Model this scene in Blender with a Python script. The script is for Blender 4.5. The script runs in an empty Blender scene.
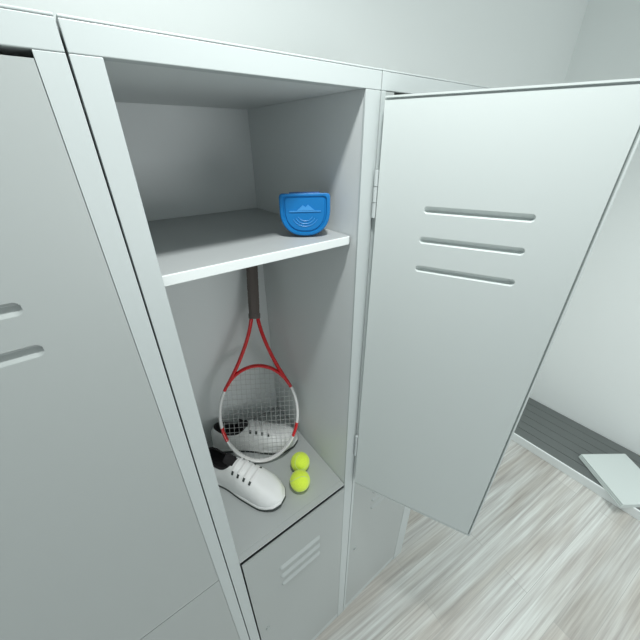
import bpy, bmesh, math, random
from mathutils import Vector, Matrix

scene = bpy.context.scene
C = scene.collection
random.seed(4)

# ------------------------------------------------------------------ camera
FPX = 313.3
yaw, pitch, roll = math.radians(36.77), math.radians(29.42), math.radians(0.38)
fwd = Vector((math.sin(yaw)*math.cos(pitch), math.cos(yaw)*math.cos(pitch), -math.sin(pitch)))
right = Vector((math.cos(yaw), -math.sin(yaw), 0.0))
down = fwd.cross(right)
r2 = math.cos(roll)*right + math.sin(roll)*down
d2 = -math.sin(roll)*right + math.cos(roll)*down
cd = bpy.data.cameras.new('camera')
cam = bpy.data.objects.new('camera', cd); C.objects.link(cam)
cam.matrix_world = Matrix(((r2.x, -d2.x, -fwd.x, -0.0397),
                           (r2.y, -d2.y, -fwd.y, -0.4600),
                           (r2.z, -d2.z, -fwd.z, 2.0554),
                           (0, 0, 0, 1)))
cd.sensor_width = 36.0; cd.sensor_fit = 'HORIZONTAL'
cd.lens = 36.0*FPX/640.0
cd.clip_start = 0.01
scene.camera = cam

# ------------------------------------------------------------------ world, lights, exposure
w = bpy.data.worlds.new('room_light'); scene.world = w; w.use_nodes = True
bg = w.node_tree.nodes['Background']
bg.inputs[0].default_value = (0.90, 0.97, 1.0, 1); bg.inputs[1].default_value = 0.58

def area(name, loc, target, sx, sy, power, col=(1, 1, 1)):
    l = bpy.data.lights.new(name, 'AREA'); l.shape = 'RECTANGLE'; l.size = sx; l.size_y = sy
    l.energy = power; l.color = col
    o = bpy.data.objects.new(name, l); C.objects.link(o); o.location = loc
    o.rotation_euler = (Vector(target)-Vector(loc)).to_track_quat('-Z', 'Y').to_euler()
    return o
area('key_light', (0.20, -0.30, 2.72), (0.22, -0.2, 0), 0.09, 0.09, 11.0, (0.97, 1.0, 0.99))
aisle = area('aisle_light', (1.9, -0.95, 2.9), (1.9, -0.95, 0), 0.6, 1.0, 11.0, (0.97, 1.0, 1.0))
aisle.data.spread = math.radians(105)
area('front_fill_light', (1.0, -3.3, 1.25), (0.3, 0.2, 1.3), 1.6, 0.9, 22.0, (0.97, 1.0, 1.0))  # unseen soft fill added in front of the lockers
scene.view_settings.view_transform = 'Standard'
scene.view_settings.look = 'None'
scene.view_settings.gamma = 1.0
scene.view_settings.use_curve_mapping = False
scene.view_settings.exposure = 0.0

# ------------------------------------------------------------------ materials
def new_mat(name, col, rough=0.5, metal=0.0, spec=0.5, coat=0.0):
    m = bpy.data.materials.new(name); m.use_nodes = True
    b = m.node_tree.nodes['Principled BSDF']
    b.inputs['Base Color'].default_value = (*col, 1); b.inputs['Roughness'].default_value = rough
    b.inputs['Metallic'].default_value = metal
    b.inputs['Specular IOR Level'].default_value = spec
    b.inputs['Coat Weight'].default_value = coat
    return m
def bump(m, scale, strength, dist=0.001, detail=2.0):
    nt = m.node_tree; b = nt.nodes['Principled BSDF']
    tc = nt.nodes.new('ShaderNodeTexCoord'); n = nt.nodes.new('ShaderNodeTexNoise')
    n.inputs['Scale'].default_value = scale; n.inputs['Detail'].default_value = detail
    bp = nt.nodes.new('ShaderNodeBump'); bp.inputs['Strength'].default_value = strength
    bp.inputs['Distance'].default_value = dist
    nt.links.new(tc.outputs['Object'], n.inputs['Vector'])
    nt.links.new(n.outputs['Fac'], bp.inputs['Height']); nt.links.new(bp.outputs['Normal'], b.inputs['Normal'])
    return m
M = {}
M['frame'] = bump(new_mat('white_powder_coat', (0.515, 0.56, 0.555), 0.38), 900, 0.08, 0.0004)
M['door'] = bump(new_mat('grey_powder_coat', (0.405, 0.437, 0.427), 0.36), 900, 0.08, 0.0004)
M['inside'] = bump(new_mat('lit_inside_coat', (0.68, 0.715, 0.71), 0.45), 900, 0.08, 0.0004)  # lightened coat: extra light inside the compartment is put into the colour
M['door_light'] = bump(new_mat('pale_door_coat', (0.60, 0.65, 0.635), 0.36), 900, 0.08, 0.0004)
M['wall'] = bump(new_mat('wall_paint', (0.86, 0.90, 0.885), 0.75), 140, 0.08, 0.0008)
M['lip'] = bump(new_mat('white_edge_lit_lip_coat', (0.78, 0.82, 0.81), 0.35), 900, 0.08, 0.0004)  # shelf lip's bright reflection put into the colour; platform edge is simply white
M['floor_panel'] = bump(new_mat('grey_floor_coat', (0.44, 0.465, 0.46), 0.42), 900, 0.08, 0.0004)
M['shelf'] = bump(new_mat('shaded_shelf_coat', (0.38, 0.40, 0.40), 0.42), 900, 0.08, 0.0004)  # darker copy of the inside coat: shade on the shelf put into the colour
M['dark'] = new_mat('dark_rubber', (0.03, 0.033, 0.032), 0.6)
M['bench'] = new_mat('dark_bench_slat', (0.125, 0.14, 0.136), 0.5)
M['towel'] = bump(new_mat('towel_cotton', (0.62, 0.68, 0.66), 0.95), 500, 0.6, 0.002)
M['blue'] = new_mat('blue_plastic', (0.002, 0.145, 0.40), 0.42, spec=0.35)
M['blue_dark'] = new_mat('deep_blue_plastic', (0.002, 0.07, 0.25), 0.35)
M['blue_pale'] = new_mat('pale_blue_print', (0.04, 0.25, 0.58), 0.4)
M['red'] = new_mat('red_lacquer', (0.66, 0.014, 0.018), 0.25, coat=0.4)
M['white_lacquer'] = new_mat('white_lacquer', (0.80, 0.80, 0.79), 0.25, coat=0.4)
M['string'] = new_mat('string_nylon', (0.42, 0.43, 0.42), 0.5)
M['grip'] = bump(new_mat('grip_tape', (0.13, 0.108, 0.098), 0.75), 300, 0.4, 0.001)
M['leather'] = bump(new_mat('white_leather', (0.78, 0.79, 0.78), 0.5), 260, 0.15, 0.001)
M['lace'] = bump(new_mat('white_lace', (0.80, 0.80, 0.79), 0.85), 900, 0.4, 0.001)
M['lining'] = bump(new_mat('black_lining', (0.010, 0.009, 0.010), 0.9), 400, 0.3, 0.001)
M['outsole'] = new_mat('dark_outsole', (0.045, 0.055, 0.052), 0.7)

def felt():
    m = new_mat('ball_felt', (0.58, 0.78, 0.03), 0.95)
    nt = m.node_tree; b = nt.nodes['Principled BSDF']
    tc = nt.nodes.new('ShaderNodeTexCoord'); n = nt.nodes.new('ShaderNodeTexNoise')
    n.inputs['Scale'].default_value = 260; n.inputs['Detail'].default_value = 4
    cr = nt.nodes.new('ShaderNodeValToRGB')
    cr.color_ramp.elements[0].color = (0.62, 0.82, 0.03, 1); cr.color_ramp.elements[1].color = (0.80, 0.98, 0.10, 1)
    bp = nt.nodes.new('ShaderNodeBump'); bp.inputs['Strength'].default_value = 0.6; bp.inputs['Distance'].default_value = 0.002
    nt.links.new(tc.outputs['Object'], n.inputs['Vector'])
    nt.links.new(n.outputs['Fac'], cr.inputs['Fac']); nt.links.new(cr.outputs['Color'], b.inputs['Base Color'])
    nt.links.new(n.outputs['Fac'], bp.inputs['Height']); nt.links.new(bp.outputs['Normal'], b.inputs['Normal'])
    b.inputs['Sheen Weight'].default_value = 0.3
    return m
M['felt'] = felt()
M['seam'] = new_mat('ball_seam', (0.62, 0.76, 0.30), 0.7)

def floor_mat():
    m = new_mat('whitewashed_planks', (0.6, 0.6, 0.58), 0.3)
    nt = m.node_tree; b = nt.nodes['Principled BSDF']; L = nt.links
    tc = nt.nodes.new('ShaderNodeTexCoord')
    mp = nt.nodes.new('ShaderNodeMapping'); mp.inputs['Rotation'].default_value = (0, 0, math.radians(6.0))
    L.new(tc.outputs['Object'], mp.inputs['Vector'])
    br = nt.nodes.new('ShaderNodeTexBrick')
    br.inputs['Scale'].default_value = 1.0; br.inputs['Brick Width'].default_value = 1.3
    br.inputs['Row Height'].default_value = 0.13; br.inputs['Mortar Size'].default_value = 0.0012
    br.inputs['Color1'].default_value = (0, 0, 0, 1); br.inputs['Color2'].default_value = (1, 1, 1, 1)
    br.inputs['Mortar'].default_value = (0.5, 0.5, 0.5, 1); br.offset = 0.37
    L.new(mp.outputs['Vector'], br.inputs['Vector'])
    # fine streaks along the plank
    mp2 = nt.nodes.new('ShaderNodeMapping'); mp2.inputs['Scale'].default_value = (0.9, 36.0, 1)
    L.new(mp.outputs['Vector'], mp2.inputs['Vector'])
    n1 = nt.nodes.new('ShaderNodeTexNoise'); n1.inputs['Scale'].default_value = 1.6
    n1.inputs['Detail'].default_value = 7; n1.inputs['Roughness'].default_value = 0.62
    L.new(mp2.outputs['Vector'], n1.inputs['Vector'])
    cr = nt.nodes.new('ShaderNodeValToRGB')
    e = cr.color_ramp.elements
    e[0].position = 0.30; e[0].color = (0.40, 0.385, 0.37, 1)
    e[1].position = 0.66; e[1].color = (0.72, 0.75, 0.72, 1)
    x = e.new(0.47); x.color = (0.555, 0.56, 0.535, 1)
    L.new(n1.outputs['Fac'], cr.inputs['Fac'])
    # broad brownish patches
    mp3 = nt.nodes.new('ShaderNodeMapping'); mp3.inputs['Scale'].default_value = (0.8, 5.0, 1)
    L.new(mp.outputs['Vector'], mp3.inputs['Vector'])
    n2 = nt.nodes.new('ShaderNodeTexNoise'); n2.inputs['Scale'].default_value = 1.3; n2.inputs['Detail'].default_value = 2
    L.new(mp3.outputs['Vector'], n2.inputs['Vector'])
    cr2 = nt.nodes.new('ShaderNodeValToRGB')
    cr2.color_ramp.elements[0].position = 0.40; cr2.color_ramp.elements[0].color = (0.81, 0.765, 0.73, 1)
    cr2.color_ramp.elements[1].position = 0.58; cr2.color_ramp.elements[1].color = (1, 1, 1, 1)
    L.new(n2.outputs['Fac'], cr2.inputs['Fac'])
    mul = nt.nodes.new('ShaderNodeMix'); mul.data_type = 'RGBA'; mul.blend_type = 'MULTIPLY'; mul.inputs[0].default_value = 1
    L.new(cr.outputs['Color'], mul.inputs[6]); L.new(cr2.outputs['Color'], mul.inputs[7])
    # plank to plank tone
    mr = nt.nodes.new('ShaderNodeMapRange'); mr.inputs[3].default_value = 0.90; mr.inputs[4].default_value = 1.06
    L.new(br.outputs['Color'], mr.inputs[0])
    mul2 = nt.nodes.new('ShaderNodeMix'); mul2.data_type = 'RGBA'; mul2.blend_type = 'MULTIPLY'; mul2.inputs[0].default_value = 1
    L.new(mul.outputs[2], mul2.inputs[6]); L.new(mr.outputs[0], mul2.inputs[7])
    jo = nt.nodes.new('ShaderNodeMix'); jo.data_type = 'RGBA'; jo.inputs[7].default_value = (0.40, 0.40, 0.38, 1)
    L.new(br.outputs['Fac'], jo.inputs[0]); L.new(mul2.outputs[2], jo.inputs[6])
    L.new(jo.outputs[2], b.inputs['Base Color'])
    bp = nt.nodes.new('ShaderNodeBump'); bp.inputs['Strength'].default_value = 0.12; bp.inputs['Distance'].default_value = 0.002
    L.new(n1.outputs['Fac'], bp.inputs['Height']); L.new(bp.outputs['Normal'], b.inputs['Normal'])
    b.inputs['Roughness'].default_value = 0.28
    return m
M['floor'] = floor_mat()

# ------------------------------------------------------------------ helpers
def link(name, bm, mats, parent=None, smooth=None, bevel=0.0, seg=2, angle=40):
    bmesh.ops.recalc_face_normals(bm, faces=bm.faces[:])
    me = bpy.data.meshes.new(name); bm.to_mesh(me); bm.free()
    if not isinstance(mats, (list, tuple)): mats = [mats]
    for m in mats: me.materials.append(m)
    o = bpy.data.objects.new(name, me); C.objects.link(o)
    if parent is not None: o.parent = parent
    if smooth is not None:
        for p in me.polygons: p.use_smooth = True
        if smooth: me.set_sharp_from_angle(angle=math.radians(smooth))
    if bevel > 0:
        b = o.modifiers.new('bevel', 'BEVEL'); b.width = bevel; b.segments = seg
        b.limit_method = 'ANGLE'; b.angle_limit = math.radians(angle)
    return o
def box(bm, x0, x1, y0, y1, z0, z1):
    v = [bm.verts.new((x, y, z)) for z in (z0, z1) for y in (y0, y1) for x in (x0, x1)]
    for f in ((0, 1, 3, 2), (4, 6, 7, 5), (0, 4, 5, 1), (2, 3, 7, 6), (0, 2, 6, 4), (1, 5, 7, 3)):
        bm.faces.new([v[i] for i in f])
def boxes(*bs):
    bm = bmesh.new()
    for b in bs: box(bm, *b)
    return bm
def empty(name, loc=(0, 0, 0), rz=0.0):
    o = bpy.data.objects.new(name, None); o.location = loc; o.rotation_euler = (0, 0, rz)
    o.empty_display_size = 0.1; C.objects.link(o); return o
def tag(o, label, cat, group=None):
    o['label'] = label; o['category'] = cat
    if group: o['group'] = group
def structure(o):
    o['kind'] = 'structure'; return o
def tube(bm, pts, rad, n=10, closed=False, up=None, rad2=None, mat_fn=None, phase=0.0, caps=True):
    """sweep an ellipse (rad across 'side', rad2 along 'up') along pts"""
    N = len(pts); rings = []
    for i, p in enumerate(pts):
        p = Vector(p)
        a = Vector(pts[(i-1) % N] if (closed or i > 0) else pts[i]); b = Vector(pts[(i+1) % N] if (closed or i < N-1) else pts[i])
        t = (b-a).normalized()
        u = Vector(up) if up is not None else (Vector((0, 0, 1)) if abs(t.z) < 0.9 else Vector((1, 0, 0)))
        s = t.cross(u).normalized(); u2 = s.cross(t).normalized()
        r = rad(i/(N-1) if N > 1 else 0) if callable(rad) else rad
        q = r if rad2 is None else rad2
        rings.append([bm.verts.new(p + s*(r*math.cos(2*math.pi*k/n+phase)) + u2*(q*math.sin(2*math.pi*k/n+phase))) for k in range(n)])
    for i in range(N if closed else N-1):
        A, B = rings[i], rings[(i+1) % N]
        for k in range(n):
            f = bm.faces.new((A[k], A[(k+1) % n], B[(k+1) % n], B[k]))
            if mat_fn: f.material_index = mat_fn(i)
    if not closed and caps:
        bm.faces.new(rings[0][::-1]); bm.faces.new(rings[-1])
    return rings
def lerp_table(tab, s):
    for (a, x), (b, y) in zip(tab, tab[1:]):
        if s <= b:
            t = (s-a)/(b-a); return x+(y-x)*t
    return tab[-1][1]

# ------------------------------------------------------------------ room
WX = 2.715          # right wall face
WY = 0.595          # back wall face
structure(link('floor', boxes((-2.6, WX, -3.6, WY, -0.05, 0.0)), M['floor']))
structure(link('wall_back', boxes((-2.6, WX+0.1, WY, WY+0.1, -0.05, 3.0)), M['wall']))
structure(link('wall_right', boxes((WX, WX+0.1, -3.6, WY, -0.05, 3.0)), M['wall']))
structure(link('ceiling', boxes((-2.6, WX+0.1, -3.6, WY+0.1, 3.0, 3.05)), M['wall']))

# ------------------------------------------------------------------ lockers
W = 0.4374; H = 2.162; D = 0.445
ZO = 2.1328; ZF = 1.0777; ZS = 1.889

def door_mesh(w, z0, z1, louvers, t=0.018, notch=False, groove=False, r=0.009, depth=0.008, peak=0.35, follow=True):
    """a door leaf: front sheet at y=0, rear sheet at y=t, pressed louvers, optional crease round the front edge"""
    us = {0.0, w, 0.020, 0.0212, w-0.020, w-0.0212}
    zs = {z0, z1, z1-0.0055}
    if groove:
        for q in (0.0028, 0.0036, 0.0056, 0.0064):
            us |= {q, w-q}; zs |= {z0+q, z1-q}
    for (ua, ub, zc) in louvers:
        for k in range(-9, 10):
            zs.add(round(zc + r*1.02*k/9, 6))
        for k in range(-6, 9):
            us.add(round(ua + r*1.02*k/6, 6)); us.add(round(ub - r*1.02*k/6, 6))
        for k in range(1, 8): us.add(round(ua+(ub-ua)*k/8, 6))
    us = sorted(us); zs = sorted(zs)
    def disp(u, z):
        for (ua, ub, zc) in louvers:
            du = max(ua-u, u-ub, 0.0)/r
            if du >= 1: continue
            hh = math.sqrt(1-du*du); v = (z-zc)/r/hh
            if abs(v) < 1:
                q = (1-v)/(1-peak) if v > peak else (1+v)/(1+peak)
                return depth*hh*min(1.0, q*1.08)
        return 0.0
    bm = bmesh.new(); moved = set()
    def sheet(y, k_, cre):
        g = []
        for z in zs:
            row = []
            for u in us:
                zz = z
                if notch and z == z1 and u > 0.0205: zz = z1-0.0052
                dd = disp(u, z); yy = y + k_*dd
                if cre:
                    e = min(w-u, z-z0, z1-z)
                    if 0.0030 < e < 0.0060: yy += 0.0070
                v = bm.verts.new((u, yy, zz)); row.append(v)
                if dd != 0: moved.add(v)
            g.append(row)
        for i in range(len(zs)-1):
            for j in range(len(us)-1):
                f = bm.faces.new((g[i][j], g[i][j+1], g[i+1][j+1], g[i+1][j]))
                f.smooth = any(v in moved for v in f.verts)
        return g
    A = sheet(0.0, 1, groove); B = sheet(t, 1 if follow else 0, False)
    nz, nu = len(zs), len(us)
    for j in range(nu-1):
        bm.faces.new((A[0][j], B[0][j], B[0][j+1], A[0][j+1])); bm.faces.new((A[-1][j], A[-1][j+1], B[-1][j+1], B[-1][j]))
    for i in range(nz-1):
        bm.faces.new((A[i][0], A[i+1][0], B[i+1][0], B[i][0])); bm.faces.new((A[i][-1], B[i][-1], B[i+1][-1], A[i+1][-1]))
    return bm

def lv(w, ln, zs, off=None):
    a = (w-ln)/2 if off is None else off
    return [(a, a+ln, z) for z in zs]
ZL_UP = (1.948, 1.893, 1.836)
ZL_LOW = (0.886, 0.834, 0.782)

def hinge(parent, x, y, z0, z1):
    bm = bmesh.new()
    n = 3; L = (z1-z0)/n
    for k in range(n):
        tube(bm, [(x, y, z0+k*L+0.0006), (x, y, z0+(k+1)*L-0.0006)], 0.0042, 12)
    return link('hinge', bm, M['frame'], parent, smooth=35)

def make_locker(x0, jl, jr, is_open, label):
    root = empty('locker', (x0, 0, 0))
    tag(root, label, 'locker', None)
    g = 0.0012; xa, xb = g, W-g
    # shell
    link('side_panel', boxes((xa, xa+0.004, 0.012, D, 0.0, H-0.001)), M['inside'], root)
    if is_open:   # right side panel stands just behind the jamb
        link('side_panel', boxes((W-jr+0.0008, xb, 0.0055, D, 0.0, H-0.001)), M['inside'], root)
    else:
        link('side_panel', boxes((xb-0.004, xb, 0.012, D, 0.0, H-0.001)), M['inside'], root)
    link('back_panel', boxes((xa+0.0045, xb-0.0045 if not is_open else W-jr, D-0.004, D, 0.0, H-0.003)), M['inside'], root)
    link('top_panel', boxes((xa, xb, 0.0, D, H-0.0025, H)), M['frame'], root, bevel=0.0008)
    link('compartment_ceiling', boxes((xa+0.0045, W-jr if is_open else xb-0.0045, 0.019, D-0.0045, ZO+0.001, ZO+0.004)), M['inside'], root)
    # front frame: jambs, top rail, plinth
    fr = boxes((xa, jl, 0, 0.005, 0.0, ZO), (W-jr, xb, 0, 0.005, 0.0, ZO), (jl+0.0004, W-jr-0.0004, 0.002, 0.005, 0.0, 0.045))
    fr_ = link('front_frame', fr, M['frame'], root, bevel=0.0006)
    link('top_rail', boxes((xa, xb, 0, 0.018, ZO+0.0004, H-0.0028)), M['frame'], root, bevel=0.0009)
    # compartment floor between the two doors
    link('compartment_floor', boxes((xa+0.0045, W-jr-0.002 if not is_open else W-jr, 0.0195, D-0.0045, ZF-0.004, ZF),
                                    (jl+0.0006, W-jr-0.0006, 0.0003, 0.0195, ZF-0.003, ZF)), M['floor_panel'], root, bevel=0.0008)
    # lower door
    gap = 0.0045 if is_open else 0.0012
    u0 = jl+gap; u1 = W-jr-0.0006
    ld = link('lower_door', door_mesh(u1-u0, 0.05, ZF-(0.024 if is_open else 0.0075), lv(u1-u0, 0.140, ZL_LOW), t=0.004, r=0.0095, depth=-0.007, peak=-0.35), M['door'], root)
    ld.location = (u0, 0.0008, 0)
    bm = bmesh.new(); tube(bm, [(0.030, 0.001, 0.562), (0.030, -0.004, 0.562)], 0.0075, 20); tube(bm, [(0.030, -0.004, 0.562), (0.030, -0.0052, 0.562)], 0.0055, 20)
    link('lock', bm, M['door'], ld, smooth=35)
    # upper door
    if not is_open:
        u0 = jl+0.0012
        ud = link('upper_door', door_mesh(u1-u0, ZF-0.0045, ZO-(0.0005 if jl < 0.02 else 0.0065), lv(u1-u0, 0.174, ZL_UP), t=0.004, r=0.0085, depth=0.010, notch=jl < 0.02), M['door'], root)
        ud.location = (u0, 0.0008, 0)
    return root

lock_left = make_locker(-W, 0.030, 0.027, False, 'closed grey locker at the left with a louvred door and pale frame')
lock_mid = make_locker(0.0, 0.0302, 0.036, True, 'open grey locker in the middle with shelf, sports gear and door swung out')
lock_right = make_locker(W, 0.012, 0.065, False, 'closed grey locker behind the swung open door, only its lower part showing')

# shelf and swung door of the middle locker
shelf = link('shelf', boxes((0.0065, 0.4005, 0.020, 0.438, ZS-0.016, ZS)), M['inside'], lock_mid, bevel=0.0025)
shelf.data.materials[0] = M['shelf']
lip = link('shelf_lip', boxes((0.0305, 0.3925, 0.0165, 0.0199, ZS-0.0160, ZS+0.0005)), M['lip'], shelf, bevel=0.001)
DW = 0.353
UD = link('upper_door', door_mesh(DW, 1.0705, ZO-0.0085, [(0.097, 0.259, z) for z in ZL_UP], t=0.016, r=0.0066, depth=0.010, groove=True, peak=-0.45, follow=True), M['door_light'], lock_mid)
ang = math.atan2(-0.325+0.02, 0.5815-0.4365)      # hung on the right jamb, swung past a right angle
UD.location = (0.4335, -0.0137, 0); UD.rotation_euler = (0, 0, ang)
hinge(UD, -0.006, 0.003, 1.925, 2.012)
hinge(UD, -0.006, 0.003, 1.205, 1.292)

# ------------------------------------------------------------------ low platform and towel along the right wall
BX0, BZ = 2.185, 0.068
def loc(bs, o): return [(a-o[0], b-o[0], c-o[1], d-o[1], e, f) for a, b, c, d, e, f in bs]
oB = (2.45, -0.9)
plat = empty('platform', (2.45, -0.9, 0))
tag(plat, 'low platform of dark grey boards with a white front edge along the right wall', 'platform')
sl = []; n = 6; x = BX0+0.0145; pw = (WX-0.003-x)/n
for k in range(n): sl.append((x+k*pw, x+(k+1)*pw-0.004, -3.2, WY-0.006, BZ-0.022, BZ))
link('deck', boxes(*loc(sl, oB)), M['bench'], plat, bevel=0.002)
link('front_edge', boxes(*loc([(BX0, BX0+0.013, -3.2, WY-0.006, 0.0006, BZ+0.001)], oB)), M['lip'], plat, bevel=0.002)
link('base', boxes(*loc([(BX0+0.0135, WX-0.004, -3.19, WY-0.008, 0.0006, BZ-0.0225)], oB)), M['outsole'], plat)

def towel():
    # a towel folded in three layers, the fold edges rounded
    bm = bmesh.new(); L, Wd, h = 0.335, 0.36, 0.011
    rows = []
    ny = 10
    prof = []
    for k in range(3):
        z0 = k*h; x0, x1 = -L/2+0.004*k, L/2-0.003*k
        pts = [(x0, z0+h/2)]
        for j in range(1, 5):
            a = math.pi - math.pi/2*j/4*1.0
        prof.append((x0, x1, z0))
    for (x0, x1, z0) in prof:
        ring = []
        for j in range(9):
            a = math.pi/2 + math.pi*j/8
            ring.append((x0+h/2+h/2*math.cos(a), z0+h/2+h/2*0.97*math.sin(a)))
        for j in range(9):
            a = -math.pi/2 + math.pi*j/8
            ring.append((x1-h/2+h/2*math.cos(a), z0+h/2+h/2*0.97*math.sin(a)))
        prev = None
        for i in range(ny+1):
            y = -Wd/2 + Wd*i/ny
            vs = [bm.verts.new((px, y+0.002*math.sin(9*px), pz)) for px, pz in ring]
            if prev:
                for k in range(len(vs)): bm.faces.new((prev[k], prev[(k+1) % len(vs)], vs[(k+1) % len(vs)], vs[k]))
            else: bm.faces.new(vs[::-1])
            prev = vs
        bm.faces.new(prev)
    return bm
A_ = Vector((2.336, -0.387)); dAB = Vector((0.269, -0.204)).normalized(); dAD = Vector((-0.12, -0.156)).normalized()
ctr = A_ + dAB*0.1675 + dAD*0.18
tw = link('folded_towel', towel(), M['towel'], None, smooth=60)
tw.location = (ctr.x, ctr.y, BZ+0.0012); tw.rotation_euler = (0, 0, math.atan2(dAB.y, dAB.x))
tag(tw, 'white folded towel lying askew on the dark boards of the low platform', 'towel')

# ------------------------------------------------------------------ blue mouthguard case on the shelf
def d_outline(hw, ht, n=40, corner=0.006):
    """flat side up, rounded below; origin at the bottom"""
    pts = []
    yc = ht*0.36
    for k in range(n+1):
        a = math.pi + math.pi*k/n
        ex = 0.86
        cx_, sy_ = math.cos(a), math.sin(a)
        pts.append((hw*math.copysign(abs(cx_)**ex, cx_), ht-yc + (ht-yc)*math.copysign(abs(sy_)**ex, sy_)))
    pts += [(hw, ht-corner), (hw-corner*0.3, ht-corner*0.3), (hw-corner, ht), (-hw+corner, ht), (-hw+corner*0.3, ht-corner*0.3), (-hw, ht-corner)]
    return pts
def loft(bm, layers):
    """layers: list of (outline, y)"""
    prev = None
    for out, y in layers:
        vs = [bm.verts.new((px, y, pz)) for px, pz in out]
        if prev:
            for k in range(len(vs)): bm.faces.new((prev[k], prev[(k+1) % len(vs)], vs[(k+1) % len(vs)], vs[k]))
        else: bm.faces.new(vs[::-1])
        prev = vs
    bm.faces.new(prev)
def sc(out, s, cz):
    return [(x*s, cz+(z-cz)*s) for x, z in out]
HW, HT = 0.0500, 0.080
cz = HT*0.55
base_o = d_outline(HW, HT)
case = empty('mouthguard_case', (0.3190, 0.066, ZS+0.0034))
case.rotation_euler = (math.radians(-7), 0, math.radians(-33))
tag(case, 'blue D-shaped plastic mouthguard case standing on the locker shelf', 'case')
bm = bmesh.new()
loft(bm, [(sc(base_o, 0.90, cz), 0.034), (sc(base_o, 0.96, cz), 0.032), (sc(base_o, 0.985, cz), 0.027), (sc(base_o, 0.985, cz), 0.0165)])
link('case_base', bm, M['blue_dark'], case, smooth=40)
bm = bmesh.new()
loft(bm, [(base_o, 0.016), (base_o, 0.003), (sc(base_o, 0.985, cz), 0.0005), (sc(base_o, 0.95, cz), -0.0006), (sc(base_o, 0.86, cz), -0.0006), (sc(base_o, 0.83, cz), 0.0022),
          (sc(base_o, 0.79, cz), 0.0022), (sc(base_o, 0.76, cz), 0.0)])
lid = link('case_lid', bm, M['blue'], case, smooth=30)
bm = bmesh.new()
tube(bm, [(-0.030, 0.0155, HT-0.0005), (0.030, 0.0155, HT-0.0005)], 0.003, 10)
link('case_hinge', bm, M['blue_dark'], case, smooth=35)
# raised emblem on the lid: a bar with a small peak over it, curved ribs below
bm = bmesh.new()
box(bm, -0.031, 0.031, -0.0016, 0.001, 0.046, 0.0482)
pk = [(-0.016, 0.0486), (-0.004, 0.0585), (0.001, 0.0545), (0.006, 0.0595), (0.019, 0.0486)]
vs = [bm.verts.new((x, -0.0016, z)) for x, z in pk]; vb = [bm.verts.new((x, 0.001, z)) for x, z in pk]
bm.faces.new(vs); bm.faces.new(vb[::-1])
for k in range(5): bm.faces.new((vs[k], vb[k], vb[(k+1) % 5], vs[(k+1) % 5]))
for q in range(3):
    pts = []
    for k in range(13):
        a = math.radians(-62+124*k/12)
        rr = 0.030-0.006*q
        pts.append((rr*0.9*math.sin(a), -0.0004, 0.044 - rr*0.85*math.cos(a)))
    tube(bm, pts, 0.0007, 6)
link('emblem', bm, M['blue_pale'], lid)

# ------------------------------------------------------------------ tennis balls
def make_ball(loc_, rot, label):
    r = 0.0325
    bm = bmesh.new(); bmesh.ops.create_uvsphere(bm, u_segments=48, v_segments=32, radius=r)
    b = link('tennis_ball', bm, M['felt'], None, smooth=0)
    b.location = loc_; b.rotation_euler = rot
    tag(b, label, 'ball')
    pts = []
    for k in range(96):
        t = 2*math.pi*k/96; a, bb = 0.75, 0.25
        v = Vector((a*math.cos(t)+bb*math.cos(3*t), a*math.sin(t)-bb*math.sin(3*t), 2*math.sqrt(a*bb)*math.sin(2*t)))
        pts.append(v.normalized()*(r*0.992))
    bm = bmesh.new(); tube(bm, pts, 0.0011, 6, closed=True)
    link('seam', bm, M['seam'], b, smooth=0)
    return b
bz = ZF+0.0327
make_ball((0.2800, 0.0810, bz), (0.6, 1.1, 0.3), 'yellow green tennis ball nearest the front edge of the locker floor')
make_ball((0.3180, 0.1370, bz), (1.4, 0.2, 1.9), 'yellow green tennis ball farther back, beside the toe of the rear shoe')

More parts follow.
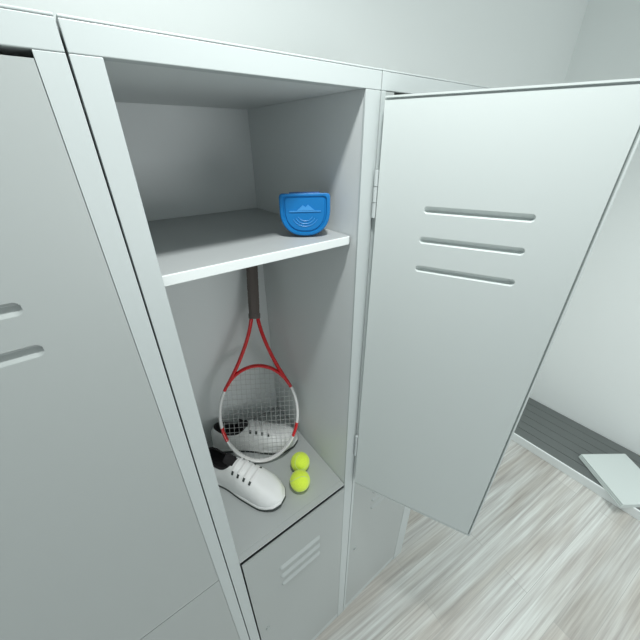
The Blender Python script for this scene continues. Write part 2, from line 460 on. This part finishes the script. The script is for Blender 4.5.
# ------------------------------------------------------------------ tennis racket leaning into the back corner
def make_racket():
    B = Vector((0.2213, 0.2350, ZF+0.006)); a = Vector((0.1848, 0.2531, 0.9496)).normalized()
    wv = Vector((0.8697, -0.4916, -0.038)); wv = (wv - a*wv.dot(a)).normalized(); nv = wv.cross(a).normalized()
    root = empty('tennis_racket', B)
    root.matrix_world = Matrix(((wv.x, a.x, nv.x, B.x), (wv.y, a.y, nv.y, B.y), (wv.z, a.z, nv.z, B.z), (0, 0, 0, 1)))
    tag(root, 'red and white tennis racket leaning head down in the open locker corner', 'racket')
    hw, hl, cy_ = 0.129, 0.174, 0.180
    # hoop in local coords: x across, y along the handle, z normal
    N = 120
    pts = [(hw*math.sin(2*math.pi*k/N), cy_+hl*math.cos(2*math.pi*k/N), 0) for k in range(N)]
    def mf(i):
        th = (i+0.5)/N*360; th = th if th <= 180 else 360-th
        return 0 if th < 58 or 103 < th < 119 else 1
    bm = bmesh.new(); tube(bm, pts, 0.0055, 12, closed=True, up=(0, 0, 1), rad2=0.0105, mat_fn=mf)
    link('head_frame', bm, [M['red'], M['white_lacquer']], root, smooth=0)
    gb = 0.518
    for s in (-1, 1):
        th = math.radians(50)
        p0 = Vector((s*hw*math.sin(th), cy_+hl*math.cos(th), 0)); tg = Vector((-s*hw*math.cos(th), hl*math.sin(th), 0)).normalized()
        p3 = Vector((s*0.0085, gb+0.006, 0)); p1 = p0+tg*0.055; p2 = p3+Vector((s*0.010, -0.085, 0))
        cp = []
        for k in range(25):
            t = k/24; cp.append(p0*(1-t)**3+p1*3*t*(1-t)**2+p2*3*t*t*(1-t)+p3*t**3)
        bm = bmesh.new(); tube(bm, cp, 0.0062, 12, up=(0, 0, 1), rad2=0.0105)
        link('throat_arm', bm, M['red'], root, smooth=40)
    bm = bmesh.new()
    r = 0.0007; iw, il = hw-0.004, hl-0.004
    for k in range(16):
        x = -iw+2*iw*(k+0.5)/16*1.0; q = il*math.sqrt(max(0, 1-(x/iw)**2))
        tube(bm, [(x, cy_-q, 0.0006), (x, cy_+q, 0.0006)], r, 5)
    for k in range(20):
        y = -il+2*il*(k+0.5)/20; q = iw*math.sqrt(max(0, 1-(y/il)**2))
        tube(bm, [(-q, cy_+y, -0.0006), (q, cy_+y, -0.0006)], r, 5)
    link('strings', bm, M['string'], root)
    # grip: eight-sided handle with a wound tape
    gl = 0.722
    bm = bmesh.new(); gp = []; n = 70
    for k in range(n+1): gp.append((0, gb+(gl-gb)*k/n, 0))
    def gr(t):
        base = 0.0172+0.0012*min(1, t*5) + (0.002*max(0, (t-0.93)/0.07))
        return base - 0.0007*(1 if (k_of(t) % 7) == 0 else 0)
    def k_of(t): return int(round(t*n))
    tube(bm, gp, gr, 8, up=(0, 0, 1), phase=math.pi/8)
    g_ = link('grip', bm, M['grip'], root, smooth=30)
    bm = bmesh.new(); tube(bm, [(0, gb-0.004, 0), (0, gb+0.010, 0)], 0.0186, 16, up=(0, 0, 1))
    link('grip_collar', bm, M['grip'], root, smooth=35)
    return root
make_racket()

# ------------------------------------------------------------------ shoes
HWT = [(0, .010), (.015, .021), (.05, .030), (.12, .036), (.3, .038), (.45, .042), (.6, .048), (.72, .052), (.82, .051), (.90, .044), (.95, .034), (.985, .019), (1, .008)]
HTT = [(0, .074), (.03, .096), (.1, .104), (.2, .098), (.32, .095), (.42, .105), (.5, .100), (.6, .088), (.72, .073), (.82, .063), (.90, .055), (.95, .047), (.985, .036), (1, .026)]
CXT = [(0, 0), (.3, -.001), (.5, .0), (.7, .003), (.9, .0), (1, -.003)]
def smooth_t(tab, s):
    e = 0.018; return (lerp_table(tab, max(0, s-e))+2*lerp_table(tab, s)+lerp_table(tab, min(1, s+e)))/4
def make_shoe(heel, toe, flip, label):
    heel = Vector(heel); toe = Vector(toe); L = (toe-heel).length; d = (toe-heel).normalized()
    root = empty('sneaker', (heel.x, heel.y, ZF+0.0006))
    root.rotation_euler = (0, 0, math.atan2(d.y, d.x))
    tag(root, label, 'shoe')
    zb = 0.011
    def P(s, u, off=0.0):
        """s along heel..toe, u 0..1 from one side over the top to the other"""
        a = math.pi*(1-u); hwv = smooth_t(HWT, s)+off; h = smooth_t(HTT, s)+off
        e1 = 0.78; e2 = 0.72 if s > 0.5 else 0.80
        ca, sa = math.cos(a), math.sin(a)
        y = hwv*math.copysign(abs(ca)**e1, ca); z = zb+(h-zb)*abs(sa)**e2
        # ankles narrow towards the collar
        k = max(0, 1-abs(s-0.22)/0.30)*max(0, (z-0.05)/0.05)*0.16
        return Vector((s*L + (off*0.6 if s > .9 else 0), flip*smooth_t(CXT, s)+y*(1-k), z))
    # outsole and midsole
    def plan(off):
        out = []
        ss = [0.5-0.5*math.cos(math.pi*k/40) for k in range(41)]
        for s in ss: out.append((s, -1))
        for s in ss[::-1][1:-1]: out.append((s, 1))
        r = []
        for s, sd in out:
            ex = off*(-math.cos(math.pi*s))**1 if abs(s-.5) > .44 else 0
            waist = 1-0.08*math.exp(-((s-.38)/.12)**2)
            r.append((s*L+ex, flip*smooth_t(CXT, s)+sd*(smooth_t(HWT, s)*waist+off), s))
        return r
    def sole(layers):
        bm = bmesh.new(); prev = None
        for off, z in layers:
            vs = []
            for x, y, s in plan(off):
                spring = 0.010*max(0, (s-.78)/.22)**2
                vs.append(bm.verts.new((x, y, z+spring)))
            if prev:
                for k in range(len(vs)): bm.faces.new((prev[k], prev[(k+1) % len(vs)], vs[(k+1) % len(vs)], vs[k]))
            else: bm.faces.new(vs[::-1])
            prev = vs
        bm.faces.new(prev); return bm
    link('outsole', sole([(0.001, 0.0), (0.0035, 0.0015), (0.0040, 0.0095)]), M['outsole'], root, smooth=50)
    link('midsole', sole([(0.0026, 0.0096), (0.0028, 0.011), (0.0022, 0.014), (0.0008, 0.0165)]), M['leather'], root, smooth=50)
    # upper
    S0, SA, UB = 0.235, 0.185, 0.235
    ns, nu = 96, 56
    def inside(s, u): return ((s-S0)/SA)**2+((u-.5)/UB)**2 < 1
    bm = bmesh.new(); g = []
    for i in range(ns+1):
        s = 0.5-0.5*math.cos(math.pi*i/ns)
        g.append([(bm.verts.new(P(s, j/nu)), s, j/nu) for j in range(nu+1)])
    for i in range(ns):
        for j in range(nu):
            q = (g[i][j], g[i+1][j], g[i+1][j+1], g[i][j+1])
            if inside(sum(x[1] for x in q)/4, sum(x[2] for x in q)/4): continue
            bm.faces.new([x[0] for x in q])
    for row in (g[0], g[-1]):
        bm.faces.new([x[0] for x in row])
    up = link('upper', bm, M['leather'], root, smooth=55)
    ring = []
    for k in range(56):
        t = 2*math.pi*k/56; ring.append(P(S0+SA*math.cos(t), .5+UB*math.sin(t)))
    bm = bmesh.new(); tube(bm, ring, 0.0036, 8, closed=True)
    link('collar', bm, M['lining'], root, smooth=0)
    bm = bmesh.new(); prev = None; c0 = sum(ring, Vector())/len(ring)
    for sc_, dz in ((1.0, 0), (0.97, .25), (0.92, .6), (0.80, .92), (0.55, 1.0)):
        vs = [bm.verts.new((c0.x+(p.x-c0.x)*sc_, c0.y+(p.y-c0.y)*sc_, p.z+(0.034-p.z)*dz)) for p in ring]
        if prev:
            for k in range(len(vs)): bm.faces.new((prev[k], prev[(k+1) % len(vs)], vs[(k+1) % len(vs)], vs[k]))
        prev = vs
    bm.faces.new(prev)
    link('lining', bm, M['lining'], root, smooth=60)
    # tongue, black edged, standing out of the opening
    bm = bmesh.new(); prev = None
    for s, lift in ((0.44, 0.0035), (0.40, 0.006), (0.36, 0.012), (0.335, 0.017)):
        row = []
        for o2 in (0.0, -0.005):
            for j in range(9):
                u = .5+(j/8-.5)*0.22; p = P(0.43, u, 0.001); row.append(bm.verts.new((s*L, p.y, p.z+lift+o2-0.03*abs(j/8-.5)**2)))
        r_ = row[:9]+row[9:][::-1]
        if prev:
            for k in range(18): bm.faces.new((prev[k], prev[(k+1) % 18], r_[(k+1) % 18], r_[k]))
        else: bm.faces.new(r_[::-1])
        prev = r_
    bm.faces.new(prev)
    link('tongue', bm, M['lining'], root, smooth=50)
    # laces: flat bars across the instep, with a dark eyelet slot at each end
    lb = bmesh.new()
    for q in range(4):
        s = 0.47+0.068*q; uw = 0.155-0.010*q
        pts = [P(s+0.004*math.sin(k/10*math.pi), .5-uw+2*uw*k/10, 0.0022) for k in range(11)]
        tube(lb, pts, 0.0052, 8, up=(0, 0, 1), rad2=0.0016)
        for sd in (-1, 1):
            ep = [P(s+0.001, 0.5+sd*(uw-0.006+0.075*k/4), 0.0012) for k in range(5)]
            eb = bmesh.new(); tube(eb, ep, 0.0038, 8, up=(0, 0, 1), rad2=0.0020)
            link('eyelet', eb, M['outsole'], root, smooth=50)
    link('laces', lb, M['lace'], root, smooth=50)
    return root
make_shoe((0.064, 0.332), (0.208, 0.070), 1, 'white sneaker in front, its toe towards the tennis balls and open locker front')
make_shoe((0.117, 0.409), (0.372, 0.240), -1, 'white sneaker behind the racket strings, lying across the back of the locker')
